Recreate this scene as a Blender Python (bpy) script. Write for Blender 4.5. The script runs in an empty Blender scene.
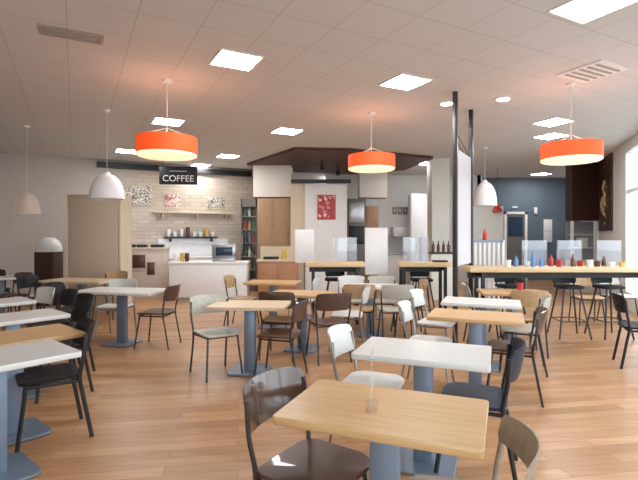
import bpy, bmesh, math, random
from mathutils import Vector, Matrix
random.seed(7)
sc = bpy.context.scene
C = sc.collection
PI = math.pi
F = 460.0; HZ = 235.0; CX = 319.0; EYE = 1.5; CEIL = 3.4

def X(px, Y): return (px - CX) / F * Y
def Zh(py, Y): return EYE - (py - HZ) / F * Y
def at(px, py, z):
    Y = (EYE - z) * F / (py - HZ)
    return Vector((X(px, Y), Y, z))
def rad(a): return math.radians(a)

# ------------------------------------------------------------------ materials
def mat(name, col, rough=.5, metal=0, spec=.5, emit=None, estr=0, bump=None, coat=0):
    m = bpy.data.materials.new(name); m.use_nodes = True
    nt = m.node_tree; b = nt.nodes['Principled BSDF']
    b.inputs['Base Color'].default_value = (*col, 1)
    b.inputs['Roughness'].default_value = rough
    b.inputs['Metallic'].default_value = metal
    b.inputs['Specular IOR Level'].default_value = spec
    b.inputs['Coat Weight'].default_value = coat
    if emit:
        b.inputs['Emission Color'].default_value = (*emit, 1)
        b.inputs['Emission Strength'].default_value = estr
    # a little procedural variation on every surface
    tc = nt.nodes.new('ShaderNodeTexCoord'); n = nt.nodes.new('ShaderNodeTexNoise')
    n.inputs['Scale'].default_value = bump[0] if bump else 9
    n.inputs['Detail'].default_value = 3
    nt.links.new(tc.outputs['Object'], n.inputs['Vector'])
    mx = nt.nodes.new('ShaderNodeMix'); mx.data_type = 'RGBA'
    d = bump[1] if bump else .06
    mx.inputs[6].default_value = (*[c * (1 - d) for c in col], 1)
    mx.inputs[7].default_value = (*[min(1, c * (1 + d)) for c in col], 1)
    nt.links.new(n.outputs['Fac'], mx.inputs[0]); nt.links.new(mx.outputs[2], b.inputs['Base Color'])
    return m

def wood(name, c1, c2, rough=.4, scale=(3, 40, 40), axis_rot=0, coat=0):
    m = mat(name, c1, rough, coat=coat); nt = m.node_tree; b = nt.nodes['Principled BSDF']
    tc = nt.nodes.new('ShaderNodeTexCoord'); mp = nt.nodes.new('ShaderNodeMapping')
    mp.inputs['Scale'].default_value = scale; mp.inputs['Rotation'].default_value = (0, 0, axis_rot)
    n = nt.nodes.new('ShaderNodeTexNoise'); n.inputs['Scale'].default_value = 1.2; n.inputs['Detail'].default_value = 5
    r = nt.nodes.new('ShaderNodeValToRGB')
    r.color_ramp.elements[0].position = .3; r.color_ramp.elements[1].position = .7
    r.color_ramp.elements[0].color = (*c1, 1); r.color_ramp.elements[1].color = (*c2, 1)
    nt.links.new(tc.outputs['Object'], mp.inputs['Vector']); nt.links.new(mp.outputs[0], n.inputs['Vector'])
    nt.links.new(n.outputs['Fac'], r.inputs[0]); nt.links.new(r.outputs[0], b.inputs['Base Color'])
    return m

def planks(name):
    m = bpy.data.materials.new(name); m.use_nodes = True; nt = m.node_tree; b = nt.nodes['Principled BSDF']
    b.inputs['Roughness'].default_value = .34; b.inputs['Specular IOR Level'].default_value = .45
    tc = nt.nodes.new('ShaderNodeTexCoord'); mp = nt.nodes.new('ShaderNodeMapping')
    mp.inputs['Rotation'].default_value = (0, 0, rad(-10))
    br = nt.nodes.new('ShaderNodeTexBrick'); br.offset = .37; br.inputs['Scale'].default_value = 1
    br.inputs['Brick Width'].default_value = 1.25; br.inputs['Row Height'].default_value = .115
    br.inputs['Mortar Size'].default_value = .0022; br.inputs['Bias'].default_value = 0
    br.inputs['Color1'].default_value = (.41, .21, .093, 1); br.inputs['Color2'].default_value = (.57, .325, .168, 1)
    br.inputs['Mortar'].default_value = (.28, .12, .05, 1)
    mp2 = nt.nodes.new('ShaderNodeMapping'); mp2.inputs['Scale'].default_value = (1.6, 22, 1); mp2.inputs['Rotation'].default_value = (0, 0, rad(-10))
    n = nt.nodes.new('ShaderNodeTexNoise'); n.inputs['Scale'].default_value = 1.0; n.inputs['Detail'].default_value = 6
    r = nt.nodes.new('ShaderNodeValToRGB')
    r.color_ramp.elements[0].position = .3; r.color_ramp.elements[1].position = .72
    r.color_ramp.elements[0].color = (.78, .74, .69, 1); r.color_ramp.elements[1].color = (1, 1, 1, 1)
    mx = nt.nodes.new('ShaderNodeMix'); mx.data_type = 'RGBA'; mx.blend_type = 'MULTIPLY'; mx.inputs[0].default_value = 1
    L = nt.links.new
    L(tc.outputs['Object'], mp.inputs['Vector']); L(mp.outputs[0], br.inputs['Vector'])
    L(tc.outputs['Object'], mp2.inputs['Vector']); L(mp2.outputs[0], n.inputs['Vector'])
    L(n.outputs['Fac'], r.inputs[0]); L(br.outputs['Color'], mx.inputs[6]); L(r.outputs[0], mx.inputs[7])
    L(mx.outputs[2], b.inputs['Base Color'])
    return m

def tiles(name, c1, c2, mortar, bw, rh, ms, rot=0, offset=0., rough=.6, loc=(0, 0, 0), uvz=False):
    m = bpy.data.materials.new(name); m.use_nodes = True; nt = m.node_tree; b = nt.nodes['Principled BSDF']
    b.inputs['Roughness'].default_value = rough; b.inputs['Specular IOR Level'].default_value = .3
    tc = nt.nodes.new('ShaderNodeTexCoord'); mp = nt.nodes.new('ShaderNodeMapping')
    mp.inputs['Rotation'].default_value = (rad(90) if uvz else 0, 0, rot); mp.inputs['Location'].default_value = loc
    br = nt.nodes.new('ShaderNodeTexBrick'); br.offset = offset; br.inputs['Scale'].default_value = 1
    br.inputs['Brick Width'].default_value = bw; br.inputs['Row Height'].default_value = rh
    br.inputs['Mortar Size'].default_value = ms
    br.inputs['Color1'].default_value = (*c1, 1); br.inputs['Color2'].default_value = (*c2, 1); br.inputs['Mortar'].default_value = (*mortar, 1)
    L = nt.links.new
    L(tc.outputs['Object'], mp.inputs['Vector']); L(mp.outputs[0], br.inputs['Vector']); L(br.outputs['Color'], b.inputs['Base Color'])
    return m

def glassy(name, tint=(1, 1, 1), gloss=.08, haze=0, hazecol=(1, 1, 1)):
    m = bpy.data.materials.new(name); m.use_nodes = True; nt = m.node_tree
    nt.nodes.remove(nt.nodes['Principled BSDF']); out = nt.nodes['Material Output']
    t = nt.nodes.new('ShaderNodeBsdfTransparent'); t.inputs[0].default_value = (*tint, 1)
    g = nt.nodes.new('ShaderNodeBsdfGlossy'); g.inputs['Roughness'].default_value = .03
    mx = nt.nodes.new('ShaderNodeMixShader'); mx.inputs[0].default_value = gloss
    L = nt.links.new
    L(t.outputs[0], mx.inputs[1]); L(g.outputs[0], mx.inputs[2]); last = mx
    if haze:
        d = nt.nodes.new('ShaderNodeBsdfTranslucent'); d.inputs[0].default_value = (*hazecol, 1)
        d2 = nt.nodes.new('ShaderNodeBsdfDiffuse'); d2.inputs[0].default_value = (*hazecol, 1)
        dm = nt.nodes.new('ShaderNodeMixShader'); L(d.outputs[0], dm.inputs[1]); L(d2.outputs[0], dm.inputs[2])
        m2 = nt.nodes.new('ShaderNodeMixShader'); m2.inputs[0].default_value = haze
        L(mx.outputs[0], m2.inputs[1]); L(dm.outputs[0], m2.inputs[2]); last = m2
    L(last.outputs[0], out.inputs['Surface'])
    return m

def blotch(name, cols, scale, rough=.5):
    m = mat(name, cols[0], rough); nt = m.node_tree; b = nt.nodes['Principled BSDF']
    tc = nt.nodes.new('ShaderNodeTexCoord')
    n = nt.nodes.new('ShaderNodeTexVoronoi'); n.inputs['Scale'].default_value = scale
    r = nt.nodes.new('ShaderNodeValToRGB'); r.color_ramp.interpolation = 'CONSTANT'
    el = r.color_ramp.elements
    el[0].color = (*cols[0], 1); el[0].position = 0
    el[1].color = (*cols[1], 1); el[1].position = .45
    for i, c in enumerate(cols[2:]):
        e = el.new(.6 + .15 * i); e.color = (*c, 1)
    nt.links.new(tc.outputs['Object'], n.inputs['Vector'])
    sep = nt.nodes.new('ShaderNodeSeparateColor'); nt.links.new(n.outputs['Color'], sep.inputs[0])
    nt.links.new(sep.outputs[0], r.inputs[0]); nt.links.new(r.outputs[0], b.inputs['Base Color'])
    return m

M = dict(
    floor=planks('wood plank floor'),
    ceil=tiles('ceiling tiles', (.70, .695, .685), (.69, .685, .675), (.53, .52, .505), .54, .54, .005, rot=rad(-28), loc=(.06, .12, 0), rough=.8),
    wall_beige=mat('greige wall', (.56, .51, .46), .8),
    wall_cream=mat('cream wall', (.78, .73, .65), .7),
    wall_white=mat('white wall', (.84, .83, .81), .6),
    wall_pale=mat('pale grey green wall', (.68, .68, .62), .7),
    wall_dark=mat('slate blue wall', (.115, .155, .195), .6, bump=(2, .2)),
    tile=tiles('cream wall tiles', (.66, .57, .47), (.56, .475, .385), (.45, .38, .31), .3, .1, .006, offset=.5, rough=.35, uvz=True),
    brown=mat('dark brown panel', (.055, .022, .014), .4),
    brown2=wood('dark brown raft boards', (.06, .024, .014), (.11, .045, .025), .6, (2, 12, 2)),
    gold=mat('gold motif', (.62, .47, .25), .4),
    black=mat('black paint', (.012, .012, .014), .45),
    blackplast=mat('black plastic', (.012, .012, .014), .5, spec=.3),
    oak=wood('oak laminate', (.56, .335, .145), (.65, .42, .205), .32, (3, 30, 30)),
    oakpale=wood('pale oak laminate', (.66, .49, .31), (.74, .57, .38), .35, (3, 30, 30)),
    oakbar=wood('bar oak', (.62, .42, .22), (.74, .55, .32), .35, (2, 25, 25)),
    edge=mat('table edge band', (.50, .30, .14), .45),
    whitetop=mat('white laminate', (.70, .69, .65), .3, bump=(14, .03)),
    edgew=mat('cream edge band', (.62, .56, .48), .4),
    steel=mat('blue grey metal', (.20, .25, .32), .38, .35),
    chrome=mat('grey tube metal', (.30, .29, .28), .3, .8),
    darktube=mat('dark grey tube', (.055, .05, .048), .35, .6),
    brownseat=mat('dark brown gloss seat', (.085, .036, .018), .35, coat=.2),
    brownback=mat('brown gloss backrest', (.085, .045, .03), .2, coat=.7),
    white_ch=mat('white chair plastic', (.66, .66, .63), .4),
    taupe=wood('taupe wood chair', (.27, .205, .145), (.36, .28, .20), .4, (3, 20, 20)),
    tanwood=wood('tan plywood chair', (.40, .25, .13), (.50, .33, .18), .4, (3, 20, 20)),
    greywood=wood('grey green chair ply', (.42, .40, .34), (.50, .48, .41), .4, (3, 20, 20)),
    bluech=mat('blue black chair plastic', (.014, .022, .04), .45, spec=.3),
    redlamp=mat('red orange lamp fabric', (.80, .085, .015), .7, emit=(1, .10, .015), estr=.35),
    lampglow=mat('lamp diffuser', (1, .85, .65), .6, emit=(1, .62, .38), estr=.7),
    panel=mat('light diffuser', (1, 1, 1), .5, emit=(.98, .985, 1), estr=29),
    frame=mat('white metal frame', (.85, .85, .84), .4),
    whitegloss=mat('white gloss', (.86, .86, .86), .25),
    domew=mat('white dome enamel', (.85, .84, .83), .35),
    cord=mat('pale cord', (.7, .68, .64), .6),
    glass=glassy('clear glass', (.97, .98, .98), .07),
    glassblue=glassy('bluish screen', (.93, .96, 1), .08, .13, (.85, .9, .97)),
    frost=glassy('frosted screen', (.95, .97, 1), .06, .72, (.90, .91, .94)),
    acryl=glassy('clear acrylic', (.97, .975, .98), .09, .07),
    ghost=glassy('milky ghost', (1, .97, .94), .06, .30, (.95, .86, .80)),  # see-through milky tint standing in for a light reflection
    cab=mat('beige cabinet', (.47, .37, .275), .55),
    cabedge=mat('pale beech edge', (.66, .55, .40), .5),
    brownwood=wood('mid brown wood', (.36, .215, .11), (.46, .29, .155), .5, (25, 25, 2)),
    orangewood=wood('orange brown wood', (.42, .20, .10), (.50, .26, .14), .5, (4, 25, 25)),
    beech=wood('beech panel', (.66, .52, .38), (.72, .58, .44), .5, (20, 20, 2)),
    poster=blotch('red poster print', [(.50, .06, .07), (.72, .25, .22), (.85, .62, .55), (.35, .04, .05)], 14),
    smudge=blotch('board print', [(.75, .69, .60), (.75, .69, .60), (.20, .17, .14)], 38),
    pinkprint=blotch('pink board print', [(.76, .58, .52), (.80, .70, .64), (.40, .16, .14)], 26),
    screen=mat('dark blue screen', (.02, .05, .09), .15),
    bottle_g=mat('green bottle', (.03, .14, .06), .2), bottle_r=mat('red item', (.50, .03, .025), .35),
    bottle_b=mat('blue item', (.10, .22, .45), .35), bottle_w=mat('white ceramic', (.82, .82, .80), .3),
    bottle_k=mat('brown bottle', (.10, .035, .015), .2), bottle_y=mat('yellow item', (.65, .42, .10), .4),
    greycab=mat('grey brown appliance', (.17, .15, .145), .4), inox=mat('stainless steel', (.45, .45, .46), .3, .8),
    grille=mat('vent grille', (.38, .36, .34), .6), pinkunit=mat('pinkish beige unit', (.62, .52, .45), .5),
    mullion=mat('white window frame', (.80, .82, .83), .4),
)

# ------------------------------------------------------------------ mesh builder
class MB:
    def __init__(s): s.bm = bmesh.new()
    def box(s, x0, x1, y0, y1, z0, z1, bev=0, seg=2):
        vs = [s.bm.verts.new(p) for p in ((x0,y0,z0),(x1,y0,z0),(x1,y1,z0),(x0,y1,z0),(x0,y0,z1),(x1,y0,z1),(x1,y1,z1),(x0,y1,z1))]
        fs = [s.bm.faces.new([vs[i] for i in f]) for f in ((3,2,1,0),(4,5,6,7),(0,1,5,4),(1,2,6,5),(2,3,7,6),(3,0,4,7))]
        if bev:
            es = list({e for f in fs for e in f.edges})
            bmesh.ops.bevel(s.bm, geom=es, offset=bev, segments=seg, affect='EDGES', profile=.5)
        return s
    def prism(s, pts, z0, z1):
        a = [s.bm.verts.new((p[0], p[1], z0)) for p in pts]; b = [s.bm.verts.new((p[0], p[1], z1)) for p in pts]
        n = len(pts); s.bm.faces.new(a[::-1]); s.bm.faces.new(b)
        for i in range(n): s.bm.faces.new((a[i], a[(i+1) % n], b[(i+1) % n], b[i]))
        return s
    def plate(s, w, d, r, z0, z1, e=.004, dish=None, n=6):
        # rounded rectangle slab with softened edge; dish(x,y) lifts or sinks the surface
        out = []
        for cx, cy, a0 in ((w/2-r, d/2-r, 0), (-w/2+r, d/2-r, 90), (-w/2+r, -d/2+r, 180), (w/2-r, -d/2+r, 270)):
            for k in range(n+1):
                a = rad(a0 + 90*k/n); out.append((cx + r*math.cos(a), cy + r*math.sin(a)))
        N = len(out); dz = dish or (lambda x, y: 0)
        def ring(f, z, ins=0):
            L = []
            for x, y in out:
                q = Vector((x, y)); q = q*f - (q.normalized()*ins)
                L.append(s.bm.verts.new((q.x, q.y, z + dz(q.x, q.y))))
            return L
        rings = [ring(.35, z0), ring(.7, z0), ring(1, z0, e), ring(1, z0+e), ring(1, z1-e), ring(1, z1, e), ring(.7, z1), ring(.35, z1)]
        for A, B in zip(rings, rings[1:]):
            for i in range(N): s.bm.faces.new((A[i], A[(i+1) % N], B[(i+1) % N], B[i]))
        for R, rev in ((rings[0], True), (rings[-1], False)):
            c = s.bm.verts.new((0, 0, R[0].co.z - dz(R[0].co.x, R[0].co.y) + dz(0, 0)))
            for i in range(N):
                t = (R[i], R[(i+1) % N], c); s.bm.faces.new(t[::-1] if rev else t)
        return s
    def tube(s, pts, r, n=8, r1=None, smooth_path=True):
        P = [Vector(p) for p in pts]
        if smooth_path and len(P) > 2:
            Q = []
            for i in range(len(P)-1):
                p0 = P[max(i-1, 0)]; p1 = P[i]; p2 = P[i+1]; p3 = P[min(i+2, len(P)-1)]
                for k in range(5):
                    t = k/5
                    Q.append(.5*((2*p1) + (p2-p0)*t + (2*p0-5*p1+4*p2-p3)*t*t + (3*p1-p0-3*p2+p3)*t**3))
            Q.append(P[-1]); P = Q
        rings = []; up = Vector((0, 0, 1)); prev = None
        for i, p in enumerate(P):
            d = (P[min(i+1, len(P)-1)] - P[max(i-1, 0)]).normalized()
            if prev is None:
                a = d.cross(up if abs(d.z) < .9 else Vector((1, 0, 0))).normalized()
            else:
                a = (prev - d*prev.dot(d)).normalized()
            prev = a; b = d.cross(a)
            rr = r if r1 is None else r + (r1-r)*i/(len(P)-1)
            rings.append([s.bm.verts.new(p + a*rr*math.cos(2*PI*k/n) + b*rr*math.sin(2*PI*k/n)) for k in range(n)])
        for A, B in zip(rings, rings[1:]):
            for k in range(n): s.bm.faces.new((A[k], A[(k+1) % n], B[(k+1) % n], B[k]))
        s.bm.faces.new(rings[0][::-1]); s.bm.faces.new(rings[-1])
        return s
    def lathe(s, prof, n=24, c=(0, 0)):
        rings = []
        for r, z in prof:
            if r < 1e-5: rings.append([s.bm.verts.new((c[0], c[1], z))])
            else: rings.append([s.bm.verts.new((c[0]+r*math.cos(2*PI*k/n), c[1]+r*math.sin(2*PI*k/n), z)) for k in range(n)])
        for A, B in zip(rings, rings[1:]):
            for k in range(n):
                k2 = (k+1) % n
                if len(A) == 1 and len(B) == 1: continue
                if len(A) == 1: s.bm.faces.new((A[0], B[k2], B[k]))
                elif len(B) == 1: s.bm.faces.new((A[k], A[k2], B[0]))
                else: s.bm.faces.new((A[k], A[k2], B[k2], B[k]))
        return s
    def curved_back(s, w, z0, z1, x0, bulge, recline, th, n=14, m=8, corner=.14):
        # curved, reclined backrest shell; local +X is the sitter's side
        F_ = []; B_ = []
        zc = (z0+z1)/2; hh = (z1-z0)/2
        for j in range(m+1):
            v = -1 + 2*j/m; rf = []; rb = []
            for i in range(n+1):
                u = -1 + 2*i/n
                k = 1 - corner*abs(u)**5
                zz = zc + hh*v*k
                uu = u*(1 - .06*abs(v)**4)
                x = x0 - bulge*(1-uu*uu) - recline*(zz-z0); y = uu*w/2
                nrm = Vector((1, 2*bulge*uu/(w/2)*-1*.0 , 0))
                t2 = th*(1 - .5*max(abs(u), abs(v))**8)
                rf.append(s.bm.verts.new((x+t2/2, y, zz))); rb.append(s.bm.verts.new((x-t2/2, y*1.0, zz)))
            F_.append(rf); B_.append(rb)
        for j in range(m):
            for i in range(n):
                s.bm.faces.new((F_[j][i], F_[j][i+1], F_[j+1][i+1], F_[j+1][i]))
                s.bm.faces.new((B_[j][i+1], B_[j][i], B_[j+1][i], B_[j+1][i+1]))
        for i in range(n):
            s.bm.faces.new((B_[0][i], B_[0][i+1], F_[0][i+1], F_[0][i])); s.bm.faces.new((F_[m][i], F_[m][i+1], B_[m][i+1], B_[m][i]))
        for j in range(m):
            s.bm.faces.new((F_[j][0], F_[j+1][0], B_[j+1][0], B_[j][0])); s.bm.faces.new((B_[j][n], B_[j+1][n], F_[j+1][n], F_[j][n]))
        return s
    def build(s, name, m, parent=None, smooth=True, loc=None, rz=0):
        bmesh.ops.recalc_face_normals(s.bm, faces=s.bm.faces)
        me = bpy.data.meshes.new(name); s.bm.to_mesh(me); s.bm.free()
        if smooth:
            me.polygons.foreach_set('use_smooth', [True]*len(me.polygons)); me.set_sharp_from_angle(angle=rad(38))
        me.materials.append(m)
        o = bpy.data.objects.new(name, me); C.objects.link(o)
        if parent: o.parent = parent
        if loc is not None: o.location = loc
        if rz: o.rotation_euler.z = rz
        return o

def thing(name, label, cat, loc=(0, 0, 0), rz=0, group=None):
    o = bpy.data.objects.new(name, None); C.objects.link(o)
    o.empty_display_size = .1
    o.location = loc; o.rotation_euler = (0, 0, rz); o['label'] = label; o['category'] = cat
    if group: o['group'] = group
    return o
def tag(o, label, cat, group=None):
    o['label'] = label; o['category'] = cat
    if group: o['group'] = group
    return o
def struct(o, label=None):
    o['kind'] = 'structure'
    if label: o['label'] = label
    return o
def dup(root, loc, rz, label, group=None):
    r = root.copy(); C.objects.link(r); r.location = loc; r.rotation_euler = (0, 0, rz); r['label'] = label
    if group: r['group'] = group
    elif 'group' in r: del r['group']
    for ch in list(root.children):
        c = ch.copy(); C.objects.link(c); c.parent = r
        for g in ch.children:
            d = g.copy(); C.objects.link(d); d.parent = c
    return r

# ------------------------------------------------------------------ room shell
RD = Vector((.378, .926, 0)); RP = Vector((5.94, 8.57, 0))          # right wall line
def rw(t): return RP + RD*t
RA = math.atan2(RD.y, RD.x)
LD = Vector((.883, .469, 0)); LP = Vector((-3.8, 12.5, 0)); LA = math.atan2(LD.y, LD.x)   # serving wall line
c_left = Vector((-9.0, 9.738, 0))
l_end = c_left + Vector((.469, -.883, 0))*14
outline = [l_end, rw(-12), rw(7.4), Vector((5.2, 15.6, 0)), Vector((5.2, 15.0, 0)), Vector((.2, 15.0, 0)), LP + LD*2.4, c_left]
struct(MB().prism([(p.x, p.y) for p in outline], -.08, 0).build('floor', M['floor'], smooth=False), 'orange brown wood plank floor')
struct(MB().prism([(p.x, p.y) for p in outline], CEIL, CEIL+.1).build('ceiling', M['ceil'], smooth=False), 'pale suspended tile ceiling')

struct(MB().box(-30, 40, -30, 45, -.2, -.10).build('ground', mat('grey paving outside', (.38, .37, .36), .8), smooth=False), 'grey paving outside the windows')
def wallseg(name, a, b, z0, z1, m, th=.12, side=1, label=None):
    a = Vector(a[:2] + (0,)) if isinstance(a, tuple) else a; b = Vector(b[:2] + (0,)) if isinstance(b, tuple) else b
    d = b-a; L = d.length
    o = MB().box(0, L, 0 if side > 0 else -th, th if side > 0 else 0, z0, z1).build(name, m, smooth=False, loc=(a.x, a.y, 0), rz=math.atan2(d.y, d.x))
    return struct(o, label)
wallseg('wall_left', l_end, c_left, 0, CEIL, M['wall_beige'], side=1)
wallseg('wall_serving', c_left, LP+LD*(-1.35), 0, CEIL, M['wall_beige'], side=1, label='greige wall left of the coffee counter')
wallseg('wall_back', LP+LD*(-1.35), LP+LD*2.4, 0, CEIL, M['tile'], side=1, label='cream tiled wall behind the coffee counter')
wallseg('wall_return', (-1.68, 13.63), (.2, 15.0), 0, CEIL, M['wall_cream'])
wallseg('wall_kitchen', (.2, 14.6), (5.2, 14.6), 0, CEIL, M['wall_white'])
wallseg('wall_dark', (5.1, 15.3), (8.75, 15.3), 0, CEIL, M['wall_dark'], label='dark slate blue back wall')
wallseg('wall_corner', (5.14, 14.6), (5.14, 15.3), 0, CEIL, M['wall_pale'], side=1)
wallseg('wall_right', rw(1.0), rw(7.4), 0, CEIL, M['wall_white'], side=-1, label='white wall beside the tall windows')
# glazed part of right wall and of the wall behind the viewer
def glazing(n, a, b, k, th=.10, side=-1):
    d = b-a; L = d.length; rz = math.atan2(d.y, d.x)
    w = bpy.data.objects.new('window_%d' % n, None); C.objects.link(w); w.location = a; w.rotation_euler.z = rz
    struct(w, 'tall white framed window')
    fr = MB(); y0, y1 = (-th, 0) if side < 0 else (0, th)
    fr.box(0, L, y0, y1, 0, .35); fr.box(0, L, y0, y1, CEIL-.22, CEIL)
    fr.box(0, L, y0+.02, y1-.02, 2.35, 2.42)
    for i in range(k+1):
        x = L*i/k; fr.box(max(0, x-.06), min(L, x+.06), y0, y1, .35, CEIL-.22)
    fr.build('window_frame', M['mullion'], w, smooth=False)
    MB().box(.02, L-.02, (y0+y1)/2-.006, (y0+y1)/2+.006, .34, CEIL-.2).build('glass_pane', M['glass'], w, smooth=False)
glazing(1, rw(-12), rw(1.0), 9)
glazing(2, l_end, rw(-12), 3)
# baseboards
wl = MB().box(0, (LP+LD*(-1.35)-c_left).length, -.015, 0, 0, .1).build('baseboard_back', M['wall_white'], smooth=False, loc=(c_left.x, c_left.y, 0), rz=LA); struct(wl)

# dark ceiling raft
pts = [at(247, 163, CEIL), at(295, 147, CEIL), at(350, 148, CEIL), at(433, 156, CEIL), at(404, 168, CEIL), at(350, 172, CEIL), at(297, 170, CEIL)]
tag(MB().prism([(p.x, p.y) for p in pts], CEIL-.07, CEIL).build('ceiling_raft', M['brown2'], smooth=False),
    'dark brown many-sided ceiling raft above the poster wall', 'ceiling panel')
for i, (px, py, lab) in enumerate(((322, 160, 'small black spotlight under the brown ceiling raft, left one'), (338, 166, 'small black spotlight under the brown ceiling raft, nearest the red drum lamp'))):
    p = at(px, py, CEIL-.07)
    t = thing('spotlight', lab, 'spotlight', (p.x, p.y, CEIL-.07), 0, 'spotlights under the raft')
    MB().lathe([(0, 0), (.03, 0), (.03, -.03), (.012, -.035), (.012, -.12), (0, -.12)], 12).build('stem', M['black'], t)
    MB().lathe([(0, -.11), (.04, -.11), (.06, -.24), (.05, -.24), (.045, -.2), (0, -.2)], 14).build('lamp_head', M['black'], t)

# ------------------------------------------------------------------ ceiling lights
def ceiling_light(px, py, label, s=.5, rot=28):
    p = at(px, py, CEIL)
    t = thing('ceiling_light', label, 'ceiling light', (p.x, p.y, CEIL), rad(rot), 'square ceiling light panels')
    h = s/2
    f = MB()
    for x0, x1, y0, y1 in ((-h-.02, h+.02, -h-.02, -h), (-h-.02, h+.02, h, h+.02), (-h-.02, -h, -h, h), (h, h+.02, -h, h)): f.box(x0, x1, y0, y1, -.012, 0)
    f.build('frame', M['frame'], t, smooth=False)
    MB().box(-h, h, -h, h, -.008, -.001).build('diffuser', M['panel'], t, smooth=False)
    return t
for px, py, s, lab in (
    (236, 60, .5, 'square ceiling light panel high left of centre, largest on the left'),
    (405, 82, .5, 'square ceiling light panel right of centre, above the poster wall'),
    (593, 5, .52, 'square ceiling light panel cut by the top right edge'),
    (168, 121.5, .5, 'square ceiling light panel just above the left red drum lamp'),
    (287, 131, .5, 'square ceiling light panel in front of the brown ceiling raft'),
    (553, 122, .5, 'square ceiling light panel above the right red drum lamp, nearer of two'),
    (551, 136, .5, 'square ceiling light panel behind the right red drum lamp'),
    (228, 156, .5, 'square ceiling light panel left of the brown ceiling raft'),
    (201, 165, .5, 'square ceiling light panel beside the black coffee sign'),
    (127, 151, .5, 'square ceiling light panel left of the left red drum lamp'),
    (121, 163.5, .5, 'square ceiling light panel over the white dome pendant'),
    (541, 174, .5, 'square ceiling light panel in front of the slate blue wall'),
    (425, 163, .5, 'square ceiling light panel at the right tip of the brown ceiling raft')):
    ceiling_light(px, py, lab, s*.87)
for px, py, lab in ((447, 103, 'small round ceiling downlight touching the tall posts'), (503, 98.5, 'small round ceiling downlight right of the tall posts')):
    p = at(px, py, CEIL)
    t = thing('downlight', lab, 'ceiling light', (p.x, p.y, CEIL), 0, 'round downlights')
    MB().lathe([(.085, 0), (.12, 0), (.12, -.012), (.085, -.018), (.085, 0)], 24).build('trim_ring', M['frame'], t)
    MB().lathe([(0, -.004), (.085, -.004), (.085, -.001), (0, -.001)], 24).build('diffuser', M['panel'], t)
p = at(592, 71, CEIL)
t = thing('ceiling_vent', 'square white ceiling air vent with slots, upper right', 'vent', (p.x, p.y, CEIL), rad(28))
MB().box(-.27, .27, -.27, .27, -.02, 0, .004).build('frame', M['frame'], t, smooth=False)
for i in range(5): MB().box(-.22, .22, -.2+.09*i, -.165+.09*i, -.028, -.018).build('slat', M['grille'], t, smooth=False)
p = at(72, 34, CEIL)
t = thing('ceiling_vent', 'long tan ceiling air vent in the top left corner', 'vent', (p.x, p.y, CEIL), rad(28))
MB().box(-.27, .27, -.12, .12, -.012, 0, .003).build('frame', mat('tan vent', (.46, .38, .32), .7), t, smooth=False)
for i in range(4): MB().box(-.24, .24, -.09+.05*i, -.07+.05*i, -.018, -.01).build('slat', M['grille'], t, smooth=False)

# ------------------------------------------------------------------ pendants
def drum(px, ytop, ybot, cyceil, wpx, label):
    Y = (CEIL-EYE)*F/(HZ-cyceil); R = wpx/2/F*Y*.92; zt = Zh(ytop, Y-R*.75); zb = Zh(ybot, Y+R*.55)
    t = thing('drum_pendant', label, 'pendant lamp', (X(px, Y), Y, zb), 0, 'red drum pendant lamps')
    h = zt-zb
    MB().lathe([(R, .03), (R, h), (R-.008, h), (R-.008, .03), (R, .03)], 48).build('shade', M['redlamp'], t)
    MB().lathe([(0, 0), (R-.03, 0), (R-.006, .012), (R-.006, .03), (0, .03)], 48).build('diffuser', M['lampglow'], t)
    MB().tube([(0, 0, h-.02), (0, 0, CEIL-zb-.03)], .006).build('cord', M['cord'], t)
    s = MB()
    for k in range(3):
        a = 2*PI*k/3; s.tube([(0, 0, h+.12), ((R-.01)*math.cos(a), (R-.01)*math.sin(a), h-.01)], .004, 6)
    s.build('wire_stay', M['cord'], t)
    MB().lathe([(0, CEIL-zb), (.06, CEIL-zb), (.055, CEIL-zb-.03), (0, CEIL-zb-.03)], 20).build('ceiling_rose', M['frame'], t)
    L = bpy.data.lights.new('lamp_bulb', 'POINT'); L.energy = 1.6; L.color = (1, .72, .45); L.shadow_soft_size = .08
    lo = bpy.data.objects.new('lamp_bulb', L); C.objects.link(lo); lo.location = (0, 0, h*.7); lo.parent = t
drum(167, 133, 159.5, 80, 64, 'red drum pendant lamp on the left, near the coffee sign')
drum(371.5, 152.5, 172, 113, 51, 'red drum pendant lamp in the middle, under the brown ceiling raft')
drum(571, 140, 164, 83, 61, 'red drum pendant lamp on the right, in front of the dark brown panel')
def dome(px, Y, ytop, ybot, wpx, m, label):
    R = wpx/2/F*Y; zb = Zh(ybot, Y); h = (ybot-ytop)/F*Y
    t = thing('dome_pendant', label, 'pendant lamp', (X(px, Y), Y, zb))
    pr = [(R*math.cos(a)**.8, h*math.sin(a)*.92) for a in [rad(v) for v in range(0, 86, 8)]]
    prof = pr + [(R*.14, h)] + [(R*.1, h*.95)] + [(max(.0, r-.012), z-.006 if z > .01 else z) for r, z in pr[::-1]]
    MB().lathe(prof + [pr[0]], 32).build('shade', m, t)
    MB().tube([(0, 0, h*.95), (0, 0, CEIL-zb-.02)], .004, 6).build('cord', M['cord'], t)
    MB().lathe([(0, CEIL-zb), (.05, CEIL-zb), (.05, CEIL-zb-.03), (0, CEIL-zb-.03)], 16).build('ceiling_rose', M['frame'], t)
    MB().lathe([(0, h*.25), (.04, h*.3), (.05, h*.45), (.03, h*.62), (.02, h*.9), (0, h*.9)], 14).build('bulb', M['frame'], t)
dome(107, 7.0, 172, 199, 33, M['domew'], 'white dome pendant lamp in front of the tall beige cabinet')
dome(27, 8.0, 191, 214, 24, M['ghost'], 'milky ghost dome added for a reflected light circle at far left before the greige wall')  # pendant shape added in place of a window reflection, no lamp there
dome(485, 10.0, 180, 206, 23, M['domew'], 'white dome pendant lamp right of the tall posts')

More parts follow.
